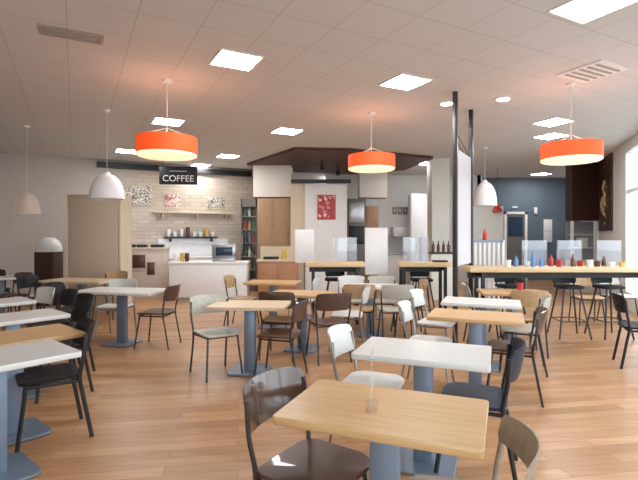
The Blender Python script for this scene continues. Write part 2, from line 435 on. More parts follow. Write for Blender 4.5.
# ------------------------------------------------------------------ chairs
def make_chair(name, label, seat_m, back_m, leg_m, r=.011, solid=False, loc=(0, 0, 0), rz=0, back=(.60, .835), cat='chair', legcol=None):
    t = thing(name, label, cat, loc, rz)
    MB().plate(.41, .43, .09, .435, .457, .006, dish=lambda x, y: .018*(y/.21)**2 - .03*max(0, (x-.1))**1.0*.9).build('seat', seat_m, t)
    MB().curved_back(.45, back[0], back[1], -.185, .075, .22, .016).build('backrest', back_m, t)
    for s in (-1, 1):
        MB().tube([(.215, .2*s, 0), (.175, .175*s, .30), (.16, .165*s, .44)], r, 8, smooth_path=True).build('leg', leg_m, t)
        MB().tube([(-.255, .205*s, 0), (-.20, .195*s, .30), (-.175, .20*s, .46), (-.20, .215*s, .62), (-.215, .212*s, back[1]-.06)], r, 8).build('leg', leg_m, t)
    f = MB()
    f.tube([(.16, -.165, .428), (.16, .165, .428)], r*.9); f.tube([(-.178, -.195, .428), (-.178, .195, .428)], r*.9)
    for s in (-1, 1): f.tube([(.16, .165*s, .428), (-.178, .195*s, .428)], r*.9)
    f.build('seat_frame', leg_m, t)
    return t
STY = dict(
    brown=('brown_cafe_chair', 'brownseat', 'brownback', 'darktube', .011),
    white=('white_cafe_chair', 'white_ch', 'white_ch', 'chrome', .011),
    black=('black_cafe_chair', 'blackplast', 'blackplast', 'black', .015),
    blue=('blue_black_cafe_chair', 'bluech', 'bluech', 'black', .014),
    taupe=('taupe_cafe_chair', 'taupe', 'taupe', 'taupe', .014),
    tan=('tan_cafe_chair', 'tanwood', 'tanwood', 'darktube', .011),
    grey=('grey_ply_cafe_chair', 'greywood', 'greywood', 'darktube', .011),
)
GRP = {'brown': 'brown cafe chairs', 'white': 'white cafe chairs', 'black': 'black cafe chairs', 'blue': 'blue black cafe chairs',
       'taupe': 'taupe cafe chairs', 'tan': 'tan plywood cafe chairs', 'grey': 'grey plywood cafe chairs'}
protos = {}
def chair(sty, x, y, face, label):
    if sty not in protos:
        n, a, b, c, r = STY[sty]
        protos[sty] = make_chair(n, label, M[a], M[b], M[c], r, loc=(x, y, 0), rz=rad(face), back=(.64, .765) if sty == 'taupe' else (.62, .83)); protos[sty]['group'] = GRP[sty]
        return protos[sty]
    return dup(protos[sty], (x, y, 0), rad(face), label, GRP[sty])

# ------------------------------------------------------------------ tables
tprotos = {}
def table(kind, x, y, rot, label, L=.84, D=.54, base=True):
    key = (kind, L, D)
    g = {'oak': 'oak topped cafe tables', 'pale': 'pale oak topped cafe tables', 'white': 'white topped cafe tables'}[kind]
    if key in tprotos: return dup(tprotos[key], (x, y, 0), rad(rot), label, g)
    t = thing('cafe_table', label, 'table', (x, y, 0), rad(rot), g)
    top = {'oak': M['oak'], 'pale': M['oakpale'], 'white': M['whitetop']}[kind]
    tp = MB().plate(L, D, .018, .712, .742, .003, n=4).build('tabletop', top, t)
    MB().plate(L-.002, D-.002, .018, .706, .714, .002, n=4).build('edge_band', M['edge'] if kind == 'oak' else M['edgew'], tp)
    MB().box(-.06, .06, -.045, .045, .02, .70, .008).build('column', M['steel'], t)
    MB().plate(.42, .42, .05, .004, .022, .005).build('base_plate', M['steel'], t)
    MB().box(-.14, .14, -.14, .14, .697, .707, .003).build('mounting_plate', M['steel'], t)
    f = MB()
    for sx in (-1, 1):
        for sy in (-1, 1): f.lathe([(0, 0), (.018, 0), (.018, .006), (0, .006)], 10, (sx*.17, sy*.17))
    f.build('glide', M['black'], t)
    tprotos[key] = t
    return t
# right hand row, nearest first
A = -22
table('oak', .29, 2.02, A, 'oak topped cafe table nearest the viewer, with a clear menu holder')
table('white', .69, 3.04, A+1, 'white topped cafe table just behind the nearest oak table')
table('oak', 1.49, 4.38, A, 'oak topped cafe table third in the right-hand row')
table('white', 1.86, 5.28, A, 'white topped cafe table in front of the tall posts')
table('oak', 2.60, 6.20, A+12, 'oak topped cafe table close to the long bar, last in the right-hand row')
table('white', 4.08, 5.10, A, 'white topped cafe table cut by the right edge of the photo')
# left hand row
B = 49
table('white', -2.02, 2.86, B, 'white topped cafe table at the lower left edge, nearest of its row')
table('oak', -2.30, 3.46, B, 'oak topped cafe table pushed against the nearest white one on the left')
table('white', -2.86, 4.28, B, 'white topped cafe table third in the left row, behind the oak one')
table('white', -3.74, 5.18, B, 'white topped cafe table at the left edge, behind the white chair')
table('white', -5.72, 8.25, B, 'white topped cafe table farthest left, below the milky reflection dome')
table('pale', -4.02, 7.8, -14, 'long pale oak table in front of the tall beige cabinet', 1.2, .62)
table('white', -2.72, 6.36, -10, 'long white topped table left of centre with a brown chair', 1.15, .6)
# middle
table('pale', -.76, 5.08, -4, 'pale oak cafe table in the middle of the floor before the white counter')
table('oak', -.22, 6.05, -14, 'oak topped cafe table in the middle, behind the pale one')
table('oak', -.75, 7.5, -10, 'oak topped cafe table at the foot of the brown low cabinet')
table('white', .78, 6.95, -8, 'white topped cafe table crowded with chairs in front of the white sign board')

chair('tan', 4.52, 7.75, -100, 'tan chair beyond the long bar, seen between the two stools')
chair('grey', 5.15, 7.9, -80, 'grey plywood chair beyond the long bar near the tall window')
chair('black', 3.3, 8.1, 100, 'black chair standing beyond the long bar, left of the tan one')
chair('black', -2.80, 5.02, 228, 'black chair at the fourth left table, just before the long white table')
# chairs, right row
chair('brown', -.02, 2.07, -34, 'glossy brown chair tucked in at the left end of the nearest oak table')
chair('taupe', .515, 1.74, 168, 'taupe wooden chair at the right end of the nearest oak table')
chair('white', .37, 3.24, -22, 'white chair at the left end of the white table behind the nearest oak one')
chair('blue', 1.00, 2.97, 158, 'blue black chair at the right end of the second table, seen edge-on')
chair('white', 1.08, 4.50, -22, 'white chair at the left end of the third oak table, seen edge-on')
chair('brown', 1.79, 4.29, 158, 'brown chair at the right end of the third oak table')
chair('white', 1.40, 5.50, -30, 'white chair left of the white table in front of the posts')
chair('grey', 2.25, 5.14, 158, 'grey plywood chair right of the white table in front of the posts')
chair('tan', 2.62, 5.86, 80, 'tan chair on the near side of the oak table by the long bar')
chair('grey', 2.26, 6.28, -12, 'grey plywood chair left of the oak table by the long bar')
chair('black', 3.70, 5.25, -22, 'black chair at the right edge of the photo')
# left row
chair('black', -2.02, 3.44, 217, 'black chair in the left foreground beside the white and oak tables')
chair('black', -2.50, 4.38, 225, 'black chair at the third left table, behind the foreground black one')
chair('black', -3.22, 5.48, 230, 'black chair in the left cluster below the long white table')
chair('white', -3.62, 5.68, 235, 'white chair at the left edge beside the black chair cluster')
chair('brown', -5.35, 8.0, 250, 'reddish brown chair at the far left white table')
chair('black', -6.15, 8.75, -40, 'black chair at the far left edge behind the white table')
chair('black', -3.52, 6.42, -10, 'black chair at the left end of the long white table')
chair('white', -2.98, 6.74, -92, 'white chair on the far side of the long white table')
chair('brown', -2.20, 6.24, 174, 'brown chair at the right end of the long white table')
chair('tan', -3.80, 8.35, -98, 'tan chair behind the long pale oak table')
chair('black', -4.62, 7.6, -10, 'black chair at the left end of the long pale oak table')
# middle
chair('grey', -1.10, 4.96, -55, 'grey plywood chair at the left end of the pale middle table')
chair('brown', -.42, 4.86, 168, 'brown chair at the right end of the pale middle table')
chair('brown', .10, 5.58, 110, 'brown chair on the near right side of the middle oak table')
chair('brown', -.47, 5.72, 80, 'brown chair on the near left side of the middle oak table')
chair('white', .37, 6.06, 172, 'white chair at the right end of the middle oak table')
chair('tan', -1.25, 7.55, -10, 'tan chair left of the oak table by the brown low cabinet')
chair('white', -.28, 7.45, 172, 'white chair right of the oak table by the brown low cabinet')
chair('tan', .56, 6.55, 88, 'tan chair on the near side of the crowded white table, left one')
chair('grey', 1.06, 6.50, 92, 'grey plywood chair on the near side of the crowded white table, right one')
chair('white', .55, 7.32, -85, 'white chair on the far side of the crowded white table, left one')
chair('grey', 1.00, 7.28, -95, 'grey plywood chair on the far side of the crowded white table, right one')
chair('tan', 1.33, 6.95, 178, 'tan chair at the right end of the crowded white table')

# clear menu holder on the near table
t = thing('menu_holder', 'clear acrylic menu holder standing on the nearest oak table', 'menu holder', (.235, 2.04, .742), rad(80))
MB().box(-.09, .09, -.002, .002, .006, .25, .001).build('upright', M['acryl'], t, smooth=False)
MB().plate(.18, .05, .008, 0, .004, .001, n=3).build('base', M['acryl'], t)

# ------------------------------------------------------------------ bars and stools
def bar(x0, x1, y0, d, label, legs):
    t = thing('bar_table', label, 'bar table', ((x0+x1)/2, y0+d/2, 0), 0, 'high oak bar tables')
    w = (x1-x0)/2
    MB().box(-w, w, -d/2, d/2, .965, 1.04, .004).build('tabletop', M['oakbar'], t)
    MB().box(-w+.06, w-.06, d/2-.09, d/2-.06, .86, .964).build('apron', M['black'], t, smooth=False)
    for lx in legs:
        l = MB(); x = lx-(x0+x1)/2
        for y in (-d/2+.05, d/2-.05): l.box(x-.025, x+.025, y-.025, y+.025, 0, .964, .004)
        l.box(x-.025, x+.025, -d/2+.05, d/2-.05, .1, .14); l.box(x-.025, x+.025, -d/2+.05, d/2-.05, .90, .964)
        l.build('leg', M['black'], t, smooth=False)
    return t
bar(-.23, .77, 7.67, .42, 'short high oak bar table left of the white sign board', (-.10, .64))
bar(1.35, 2.2, 7.67, .42, 'short high oak bar table between white sign board and tall posts', (1.43, 2.12))
bar(2.16, 4.95, 6.57, .38, 'long high oak bar on the right, in front of the slate blue wall', (2.36, 4.85))

sproto = None
def stool(x, y, rz, label):
    global sproto
    if sproto: return dup(sproto, (x, y, 0), rad(rz), label, 'black bar stools')
    t = thing('bar_stool', label, 'bar stool', (x, y, 0), rad(rz), 'black bar stools')
    MB().plate(.36, .36, .1, .715, .755, .01).build('seat', M['blackplast'], t)
    MB().curved_back(.34, .77, .90, -.14, .05, .12, .014).build('backrest', M['blackplast'], t)
    for sx in (-1, 1):
        for sy in (-1, 1):
            MB().tube([(sx*.22, sy*.22, 0), (sx*.11, sy*.11, .72)], .013, 8).build('leg', M['darktube'], t)
    f = MB(); q = .182; z = .25
    for a, b in (((-q, -q), (q, -q)), ((q, -q), (q, q)), ((q, q), (-q, q)), ((-q, q), (-q, -q))): f.tube([(*a, z), (*b, z)], .009)
    f.build('footrest', M['darktube'], t)
    MB().tube([(-.13, -.13, .74), (-.155, -.15, .80)], .012).build('back_support', M['darktube'], t)
    MB().tube([(-.13, .13, .74), (-.155, .15, .80)], .012).build('back_support', M['darktube'], t)
    sproto = t; return t
stool(3.69, 6.80, -95, 'black bar stool tucked under the long bar, left of the aisle')
stool(4.28, 6.80, -85, 'black bar stool tucked under the right end of the long bar')
stool(2.86, 6.92, -90, 'black bar stool under the long bar behind the last oak table')
stool(1.75, 7.86, -90, 'black bar stool under the short bar beside the tall posts')
stool(.28, 7.95, -90, 'black bar stool under the short bar on the left')

# ------------------------------------------------------------------ posts with glass screen
p1 = Vector((1.81, 6.11, 0)); p2 = Vector((2.31, 6.99, 0)); d = p2-p1; L = d.length
t = thing('post_screen', 'floor to ceiling screen of two dark posts with a whitish glass pane', 'screen', p1, math.atan2(d.y, d.x))
MB().box(-.03, .03, -.03, .03, 0, CEIL, .004).build('post', M['darktube'], t)
MB().box(L-.03, L+.03, -.03, .03, 0, CEIL, .004).build('post', M['darktube'], t)
MB().box(.03, L-.03, -.006, .006, 1.08, 2.66).build('glass_pane', M['frost'], t, smooth=False)
s = MB()
for i in range(5):
    z = 2.36+.1*i; s.tube([(.03, 0, z+.12), (L-.03, 0, z-.12)], .006, 6)
s.build('wire', M['darktube'], t)

# ------------------------------------------------------------------ white sign boards
def signboard(px0, px1, Y, z0, z1, label):
    x0, x1 = X(px0, Y), X(px1, Y); c = (x0+x1)/2; w = (x1-x0)/2
    t = thing('sign_stand', label, 'sign stand', (c, Y, 0), 0)
    MB().box(-w, w, -.012, .012, z0, z1, .004).build('board', M['whitegloss'], t)
    MB().tube([(0, .025, .02), (0, .025, z1-.1)], .014).build('pole', M['chrome'], t)
    MB().plate(.34, .26, .03, 0, .02, .004).build('base', M['chrome'], t)
signboard(365, 387.5, 8.25, .79, 1.63, 'tall white blank sign board on a pole between the two short bars')
signboard(295, 314, 8.6, .98, 1.6, 'small white blank sign board left of the short bar and poster wall')

# ------------------------------------------------------------------ coffee corner at the back left
def rotpt(o): pass
# fascia and sign
t = MB().box(-.3, 3.75, -.12, 0, CEIL-.2, CEIL-.06).build('trim_1', M['black'], smooth=False, loc=tuple(LP+LD*(-1.72)), rz=LA); struct(t, 'black fascia rail along the top of the tiled wall')
Ys = 10.9
x0, x1 = X(160, Ys), X(197, Ys); zt, zb = Zh(166.5, Ys), Zh(184.5, Ys)
t = thing('hanging_sign', 'black hanging sign with white lettering over the coffee counter', 'sign', ((x0+x1)/2, Ys, zb), rad(6))
w = (x1-x0)/2; h = zt-zb
MB().box(-w, w, -.03, .03, 0, h, .006).build('board', M['black'], t)
cu = bpy.data.curves.new('lettering', 'FONT'); cu.body = 'COFFEE'; cu.size = .21; cu.align_x = 'CENTER'; cu.extrude = .004
tmp = bpy.data.objects.new('tmp', cu); C.objects.link(tmp); dg = bpy.context.evaluated_depsgraph_get()
me = bpy.data.meshes.new_from_object(tmp.evaluated_get(dg)); bpy.data.objects.remove(tmp)
me.transform(Matrix.Rotation(rad(90), 4, 'X')); me.materials.clear(); me.materials.append(M['whitegloss'])
lo = bpy.data.objects.new('lettering', me); C.objects.link(lo); lo.parent = t; lo.location = (0, -.034, .07)
lo['label'] = 'white capital lettering'
MB().box(-w*.45, w*.45, -.036, -.03, h*.70, h*.76).build('stripe', M['grille'], t, smooth=False)
s = MB(); s.tube([(-w*.8, 0, h), (-w*.8, 0, CEIL-zb)], .008); s.tube([(w*.8, 0, h), (w*.8, 0, CEIL-zb)], .008); s.build('hanger', M['black'], t)

# white front counter
x0, x1 = X(169, 10.6), X(246, 10.6)
t = thing('serving_counter', 'plain white serving counter under the coffee sign', 'counter', ((x0+x1)/2, 10.9, 0), rad(2))
w = (x1-x0)/2
MB().box(-w, w, -.3, .3, .06, .83, .006).build('body', M['whitegloss'], t)
MB().box(-w-.02, w+.02, -.33, .33, .83, .875, .006).build('worktop', M['wall_white'], t)
MB().box(-w+.02, w-.02, -.27, .28, 0, .06).build('plinth', M['grille'], t, smooth=False)
# till on it
t = thing('till', 'dark screened grey till on the white serving counter', 'till', (X(224, 10.85), 10.85, .875), rad(5))
MB().box(-.26, .26, -.14, .16, 0, .08, .01).build('base', M['inox'], t)
MB().box(-.28, .28, -.02, .02, .08, .40, .012).build('screen_housing', M['inox'], t)
MB().box(-.19, .2, -.026, -.02, .14, .34, .003).build('screen', M['screen'], t)
for i, px in enumerate((176, 182, 187)):
    o = MB().lathe([(0, 0), (.045, 0), (.055, .12), (.05, .2), (.045, .2), (.04, .02), (0, .02)], 14).build('paper_cup', (M['bottle_w'], M['bottle_y'], M['bottle_k'])[i], loc=(X(px, 10.85), 10.85, .875))
    tag(o, ('white cup at the left end of the white serving counter', 'yellow cup beside the white one on the serving counter', 'dark brown cup third along on the serving counter')[i], 'cup', 'cups on the counter')

# back wall units along LD
def onwall(t_, off=0):
    n = Vector((LD.y, -LD.x, 0)); q = LP + LD*t_ + n*off; return q
q = onwall(.55, .32)
t = thing('back_counter', 'white back counter along the tiled wall behind the till', 'counter', (q.x, q.y, 0), LA)
MB().box(-1.1, .8, -.29, .3, 0, .88, .005).build('body', M['wall_white'], t)
MB().box(-1.12, .82, -.31, .31, .88, .92, .005).build('worktop', M['whitegloss'], t)
MB().box(-1.1, .8, .285, .305, .92, 1.40).build('splashback', M['whitegloss'], t, smooth=False)
q = onwall(.3, .12)
t = thing('crockery_shelf', 'dark lower shelf with white cups on the tiled wall', 'shelf', (q.x, q.y, 1.42), LA)
MB().box(-.7, .7, -.11, .11, 0, .035, .004).build('board', M['black'], t)
for sx in (-.55, .55): MB().box(sx-.015, sx+.015, -.08, .11, -.1, 0).build('bracket', M['black'], t, smooth=False)
cols = ['bottle_w', 'bottle_w', 'bottle_w', 'bottle_k', 'bottle_w', 'bottle_w', 'bottle_y', 'bottle_w']
for i in range(8):
    q = onwall(.3-.6+.17*i, .12); hh = random.choice((.14, .2, .26))
    o = MB().lathe([(0, 0), (.045, 0), (.055, hh*.6), (.045, hh), (.035, hh), (.035, .02), (0, .02)], 12).build('jar', M[cols[i]], loc=(q.x, q.y, 1.455))
    tag(o, '%s jar on the dark shelf, %s from the left' % ({'bottle_w': 'white', 'bottle_k': 'dark brown', 'bottle_y': 'yellow'}[cols[i]], ('first', 'second', 'third', 'fourth', 'fifth', 'sixth', 'seventh', 'eighth')[i]), 'jar', 'jars on the dark shelf')
q = onwall(.45, .1)
t = thing('crockery_shelf', 'pale upper shelf along the tiled wall, above the cups', 'shelf', (q.x, q.y, 2.08), LA)
MB().box(-1.15, 1.0, -.1, .1, 0, .04, .004).build('board', M['cabedge'], t)
for sx in (-.9, 0, .8): MB().box(sx-.015, sx+.015, -.08, .1, -.1, 0).build('bracket', M['cabedge'], t, smooth=False)
for tt, w, h, z, m, lab in ((-1.05, .33, .5, 2.28, 'smudge', 'cream board with dark print on the tiled wall, leftmost'), (-.18, .2, .36, 2.22, 'pinkprint', 'small pink printed board on the upper shelf, middle one'), (1.0, .26, .32, 2.24, 'smudge', 'pale board with dark print at the right of the tiled wall')):
    q = onwall(tt, .012)
    t = thing('printed_board', lab, 'sign', (q.x, q.y, z), LA, 'printed boards on the tiled wall')
    MB().box(-w, w, -.012, .01, 0, h, .003).build('board', M[m], t); MB().box(-w-.015, w+.015, -.006, .012, -.015, h+.015).build('frame', M['cabedge'], t, smooth=False)

# pinkish unit with dark openings
q = Vector((X(142, 10.95), 11.2, 0))
t = thing('kitchen_unit', 'pinkish beige kitchen unit with two dark square openings, left of the white counter', 'kitchen unit', (q.x, q.y, 0), rad(12))
MB().box(-.56, .52, -.28, .28, 0, 1.16, .006).build('body', M['pinkunit'], t)
MB().box(-.58, .54, -.3, .3, 1.16, 1.2, .004).build('worktop', M['cabedge'], t)
MB().box(-.26, .03, -.30, -.275, .72, 1.03, .006).build('oven_door', M['brownseat'], t)
MB().box(.07, .24, -.30, -.275, .55, .85, .006).build('cupboard_door', M['brownseat'], t)
MB().box(-.28, .05, -.315, -.30, .64, .66).build('handle', M['inox'], t, smooth=False)
for i, (dx, w_) in enumerate(((-.36, .13), (-.08, .11), (.27, .15))):
    o = MB().plate(w_*2, .3, .03, 0, .07, .008).build('baking_tray', M['black'], loc=(q.x+dx, q.y+dx*.21, 1.2), rz=rad(12))
    tag(o, ('black tray on the pinkish unit, leftmost', 'black tray on the pinkish unit, middle one', 'black tray on the pinkish unit, nearest the white counter')[i], 'tray', 'black trays')

# tall beige cabinet
x0, x1 = X(66, 9.0), X(119.5, 9.0)
t = thing('tall_cabinet', 'tall plain beige cabinet on the left behind the white dome pendant', 'cabinet', ((x0+x1)/2, 9.3, 0), rad(3))
w = (x1-x0)/2; zt = Zh(194, 9)
MB().box(-w+.03, w-.03, -.28, .28, 0, zt-.03, .003).build('body', M['cab'], t)
MB().box(-w, -w+.03, -.30, .3, 0, zt-.03).build('side_panel', M['cabedge'], t, smooth=False)
MB().box(w-.03, w, -.30, .3, 0, zt-.03).build('side_panel', M['cabedge'], t, smooth=False)
MB().box(-w, w, -.30, .3, zt-.03, zt).build('top_panel', M['cabedge'], t, smooth=False)
MB().box(-w+.05, w-.05, -.292, -.28, .08, zt-.06, .002).build('door', M['cab'], t)
MB().box(-w-.05, -w-.002, -.1, .25, 1.2, zt-.05).build('dark_side_rail', M['brown'], t, smooth=False)
# dark unit with white domed top
p = Vector((X(49, 9.9), 9.9, 0))
t = thing('display_stand', 'dark stand with a white domed cover left of the tall beige cabinet', 'stand', p)
MB().box(-.2, .2, -.2, .2, 0, 1.14, .01).build('body', M['brown'], t)
MB().lathe([(.25, 1.14), (.26, 1.18), (.25, 1.27), (.20, 1.37), (.11, 1.44), (0, 1.46), (0, 1.14), (.25, 1.14)], 28).build('dome_cover', M['whitegloss'], t)
MB().lathe([(0, 1.46), (.025, 1.46), (.03, 1.49), (0, 1.51)], 12).build('knob', M['inox'], t)

# drinks fridge, wardrobe, bulkhead
x0, x1 = X(240.5, 12.2), X(256.5, 12.2); c = (x0+x1)/2; w = (x1-x0)/2; zt = 2.47
t = thing('drinks_fridge', 'tall dark drinks fridge with glass door right of the tiled wall', 'fridge', (c, 12.5, 0))
f = MB(); f.box(-w, w, .22, .25, 0, zt); f.box(-w, -w+.03, -.25, .22, 0, zt); f.box(w-.03, w, -.25, .22, 0, zt); f.box(-w, w, -.25, .22, 0, .3); f.box(-w, w, -.25, .22, zt-.22, zt)
f.build('body', M['greycab'], t, smooth=False)
for i in range(5): MB().box(-w+.03, w-.03, -.2, .22, .55+.36*i, .565+.36*i).build('shelf', M['inox'], t, smooth=False)
dr = MB().box(-w+.02, w-.02, -.27, -.255, .28, zt-.2).build('door', M['glass'], t, smooth=False)
MB().box(-w+.03, -w+.05, -.30, -.27, 1.0, 1.5).build('handle', M['inox'], dr, smooth=False)
bt = ['bottle_r', 'bottle_y', 'bottle_g', 'bottle_w', 'bottle_k', 'bottle_b']; cn = {'bottle_r': 'red', 'bottle_y': 'yellow', 'bottle_g': 'green', 'bottle_w': 'white', 'bottle_k': 'brown', 'bottle_b': 'blue'}
shn = ['bottom', 'second', 'middle', 'fourth', 'top']
def bottle_mesh(h=.24, r=.035): return MB().lathe([(0, 0), (r, 0), (r, h*.6), (r*.4, h*.8), (r*.4, h), (0, h)], 12)
for i in range(5):
    for k in range(3):
        m = bt[(i*2+k) % 6]
        o = bottle_mesh().build('drink_bottle', M[m], loc=(c-.12+.12*k, 12.38, .565+.36*i))
        tag(o, '%s bottle on the %s shelf of the drinks fridge, %s' % (cn[m], shn[i], ('left', 'middle', 'right')[k]), 'bottle', 'bottles in the drinks fridge')
x0, x1 = X(257, 12.1), X(290, 12.1)
t = thing('tall_cupboard', 'tall mid brown wooden cupboard right of the drinks fridge', 'cupboard', ((x0+x1)/2, 12.4, 0)); w = (x1-x0)/2
MB().box(-w, w, -.28, .28, 0, 2.47, .004).build('body', M['brownwood'], t)
MB().box(-w+.01, -.004, -.30, -.28, .1, 2.45, .002).build('door', M['brownwood'], t)
MB().box(.004, w-.01, -.30, -.28, .1, 2.45, .002).build('door', M['brownwood'], t)
struct(MB().box(X(253, 12.05), X(291, 12.05), 12.08, 12.9, 2.5, CEIL).build('wall_bulkhead', M['wall_cream'], smooth=False), 'cream bulkhead over the brown cupboard')
struct(MB().box(X(290.5, 11.6), X(306, 11.6), 11.6, 12.05, 0, CEIL-.55).build('wall_pillar', M['beech'], smooth=False), 'beech clad pillar beside the poster wall')
# low counter in front
x0, x1 = X(258, 10.9), X(297, 10.9)
t = thing('low_cabinet', 'low orange brown cabinet with a pale top below the brown cupboard', 'cabinet', ((x0+x1)/2, 11.15, 0)); w = (x1-x0)/2
MB().box(-w, w, -.25, .25, 0, .86, .004).build('body', M['orangewood'], t)
MB().box(-w-.03, w+.03, -.28, .27, .86, .92, .004).build('worktop', M['cabedge'], t)
MB().box(-w, w, .2, .25, .92, 1.22).build('back_ledge', M['cabedge'], t, smooth=False)
for sx in (-1, 1): MB().box(min(sx*.02, sx*(w-.02)), max(sx*.02, sx*(w-.02)), -.268, -.25, .1, .82, .003).build('door', M['orangewood'], t)
o = MB().plate(.36, .24, .03, 0, .06, .008).build('tray', M['black'], loc=(X(271, 11), 11.05, .92)); tag(o, 'black tray on the low orange brown cabinet', 'tray')
o = MB().lathe([(0, 0), (.06, 0), (.07, .1), (.05, .22), (.03, .26), (0, .26)], 14).build('jug', M['bottle_y'], loc=(X(284, 11), 11.05, .92)); tag(o, 'yellowish jug beside the black tray on the low cabinet', 'jug')
# poster wall
struct(MB().box(X(305, 11.55), X(347, 11.55), 11.55, 11.7, 0, 2.78).build('wall_poster', M['wall_white'], smooth=False), 'white wall with the red poster')
struct(MB().box(X(291, 11.4), X(351, 11.4), 11.4, 11.5, 2.79, 2.88).build('trim_2', M['black'], smooth=False), 'black rail above the poster wall')
t = thing('poster', 'red and pink framed poster on the white wall', 'poster', (X(326.5, 11.5), 11.549, Zh(219.5, 11.5)))
MB().box(-.23, .23, -.02, -.0, 0, .62, .003).build('frame', M['bottle_r'], t); MB().box(-.205, .205, -.024, -.018, .025, .595).build('print', M['poster'], t, smooth=False)
# appliance niche
x0, x1 = X(347, 12.6), X(366, 12.6)
t = thing('tall_appliance', 'tall grey brown appliance with a dark hatch right of the poster wall', 'appliance', ((x0+x1)/2, 12.9, 0)); w = (x1-x0)/2
MB().box(-w, w, -.28, .28, 0, 2.5, .008).build('body', M['greycab'], t)
MB().box(-w+.05, w-.05, -.295, -.28, 1.25, 1.75, .004).build('hatch', M['black'], t)
MB().box(-w+.05, w-.05, -.295, -.28, 1.85, 2.4, .004).build('upper_door', M['inox'], t)
x0, x1 = X(366.5, 12.6), X(379, 12.6)
t = thing('small_cupboard', 'small brown cupboard beside the grey brown appliance', 'cupboard', ((x0+x1)/2, 12.9, 0)); w = (x1-x0)/2
MB().box(-w, w, -.25, .25, 0, 2.3, .004).build('body', M['brownwood'], t); MB().box(-w+.01, w-.01, -.268, -.25, 1.7, 2.28, .003).build('door', M['brownwood'], t)
struct(MB().box(X(360, 12.5), X(388, 12.5), 12.6, 13.2, 2.31+.22, CEIL).build('wall_header', M['wall_cream'], smooth=False))
# white kitchen wall details
for i in range(4):
    xx = X(395+5.4*i, 14.5)
    t = thing('picture_frame', 'small dark framed picture on the white kitchen wall, %s of four' % ('first', 'second', 'third', 'fourth')[i], 'picture', (xx, 14.6, Zh(214, 14.5)), 0, 'small pictures on the kitchen wall')
    MB().box(-.07, .07, -.025, 0, 0, .22, .003).build('frame', M['greycab'], t); MB().box(-.045, .045, -.03, -.02, .03, .19).build('print', M['smudge'], t, smooth=False)
t = thing('kitchen_counter', 'white kitchen counter along the back wall behind the short bars', 'counter', (X(408, 14), 14.2, 0))
MB().box(-.9, .95, -.3, .3, 0, .9, .004).build('body', M['wall_white'], t); MB().box(-.92, .97, -.33, .31, .9, .95, .004).build('worktop', M['inox'], t)
MB().box(-.42, .2, -.05, .38, 1.45, 1.75, .01).build('extractor_shelf', M['frame'], t)
t = thing('tall_cupboard', 'tall white cupboard at the right of the kitchen wall', 'cupboard', (X(422, 13.4), 13.6, 0))
MB().box(-.33, .33, -.25, .25, 0, 2.7, .004).build('body', M['whitegloss'], t); MB().box(-.31, .31, -.268, -.25, .1, 2.66, .003).build('door', M['whitegloss'], t)
struct(MB().box(X(434, 11.2), X(452, 11.2), 11.4, 11.9, 0, CEIL).build('wall_column', M['wall_pale'], smooth=False), 'pale grey green column left of the tall posts')
# shelf with bottles by the column
t = thing('low_shelf', 'low pale shelf with dark bottles in front of the pale column', 'shelf', (X(443, 10.6), 10.8, 0))
f = MB(); f.box(-.26, .26, -.14, .14, 0, 1.06, .004); f.build('body', M['wall_pale'], t); MB().box(-.28, .28, -.16, .16, 1.06, 1.10).build('top_board', M['black'], t, smooth=False)
for i in range(4):
    o = bottle_mesh(.26, .035).build('dark_bottle', M['bottle_k'], loc=(X(443, 10.6)-.18+.12*i, 10.78, 1.10))
    tag(o, 'dark bottle on the low shelf by the pale column, %s from left' % ('first', 'second', 'third', 'fourth')[i], 'bottle', 'dark bottles on the low shelf')

# ------------------------------------------------------------------ right back
t = MB().box(X(473, 13), X(503.5, 13), 13.0, 13.1, 0, Zh(206, 13)).build('wall_partition', M['wall_pale'], smooth=False); struct(t, 'pale partition left of the white framed door')
dx0, dx1 = X(504, 15.25), X(527, 15.25); w = (dx1-dx0)/2
dd = bpy.data.objects.new('door_1', None); C.objects.link(dd); dd.location = ((dx0+dx1)/2, 15.3, 0); struct(dd, 'white framed dark glazed door in the slate wall')
f = MB(); f.box(-w, -w+.08, -.08, 0, 0, 2.27); f.box(w-.08, w, -.08, 0, 0, 2.27); f.box(-w, w, -.08, 0, 2.19, 2.27); f.build('door_frame', M['frame'], dd, smooth=False)
f = MB(); f.box(-w+.08, w-.08, -.05, -.005, 0, 2.19); f.build('door_leaf', M['greycab'], dd, smooth=False)
MB().box(-w+.14, w-.14, -.056, -.05, 1.45, 2.1).build('pane', M['screen'], dd, smooth=False)
MB().box(w-.16, w-.13, -.10, -.05, .95, 1.12).build('handle', M['inox'], dd, smooth=False)
t = thing('notice', 'tall white blank notice on the slate blue wall', 'notice', (X(548, 15.28), 15.299, Zh(242, 15.28)))
MB().box(-.14, .14, -.02, 0, 0, .75, .003).build('sheet', M['whitegloss'], t); MB().box(-.14, .14, -.024, -.019, .36, .375).build('fold_line', M['grille'], t, smooth=False)
o = MB().box(-.05, .05, -.06, 0, 0, .22, .02).build('light_fitting', M['frame'], loc=(X(535.5, 15.28), 15.299, Zh(214, 15.28))); tag(o, 'small white fitting on the slate blue wall above the notice', 'wall fitting')
o = MB().box(-.09, .09, -.05, 0, 0, .06, .01).build('exit_light', M['frame'], loc=(X(514.5, 15.28), 15.299, Zh(208, 15.28))); tag(o, 'small pale fitting over the white framed door', 'wall fitting')
# red thing below white dome pendant
p = Vector((X(497.5, 12.9), 12.9, 0))
t = thing('red_lantern', 'small red lantern hanging beside the right white dome pendant', 'lantern', (p.x, p.y, Zh(212, 12.9)))
MB().lathe([(0, 0), (.13, 0), (.13, .03), (.07, .14), (.03, .26), (0, .26)], 16).build('shade', M['bottle_r'], t)
MB().tube([(0, 0, .26), (0, 0, CEIL-Zh(212, 12.9))], .005, 6).build('cord', M['black'], t)
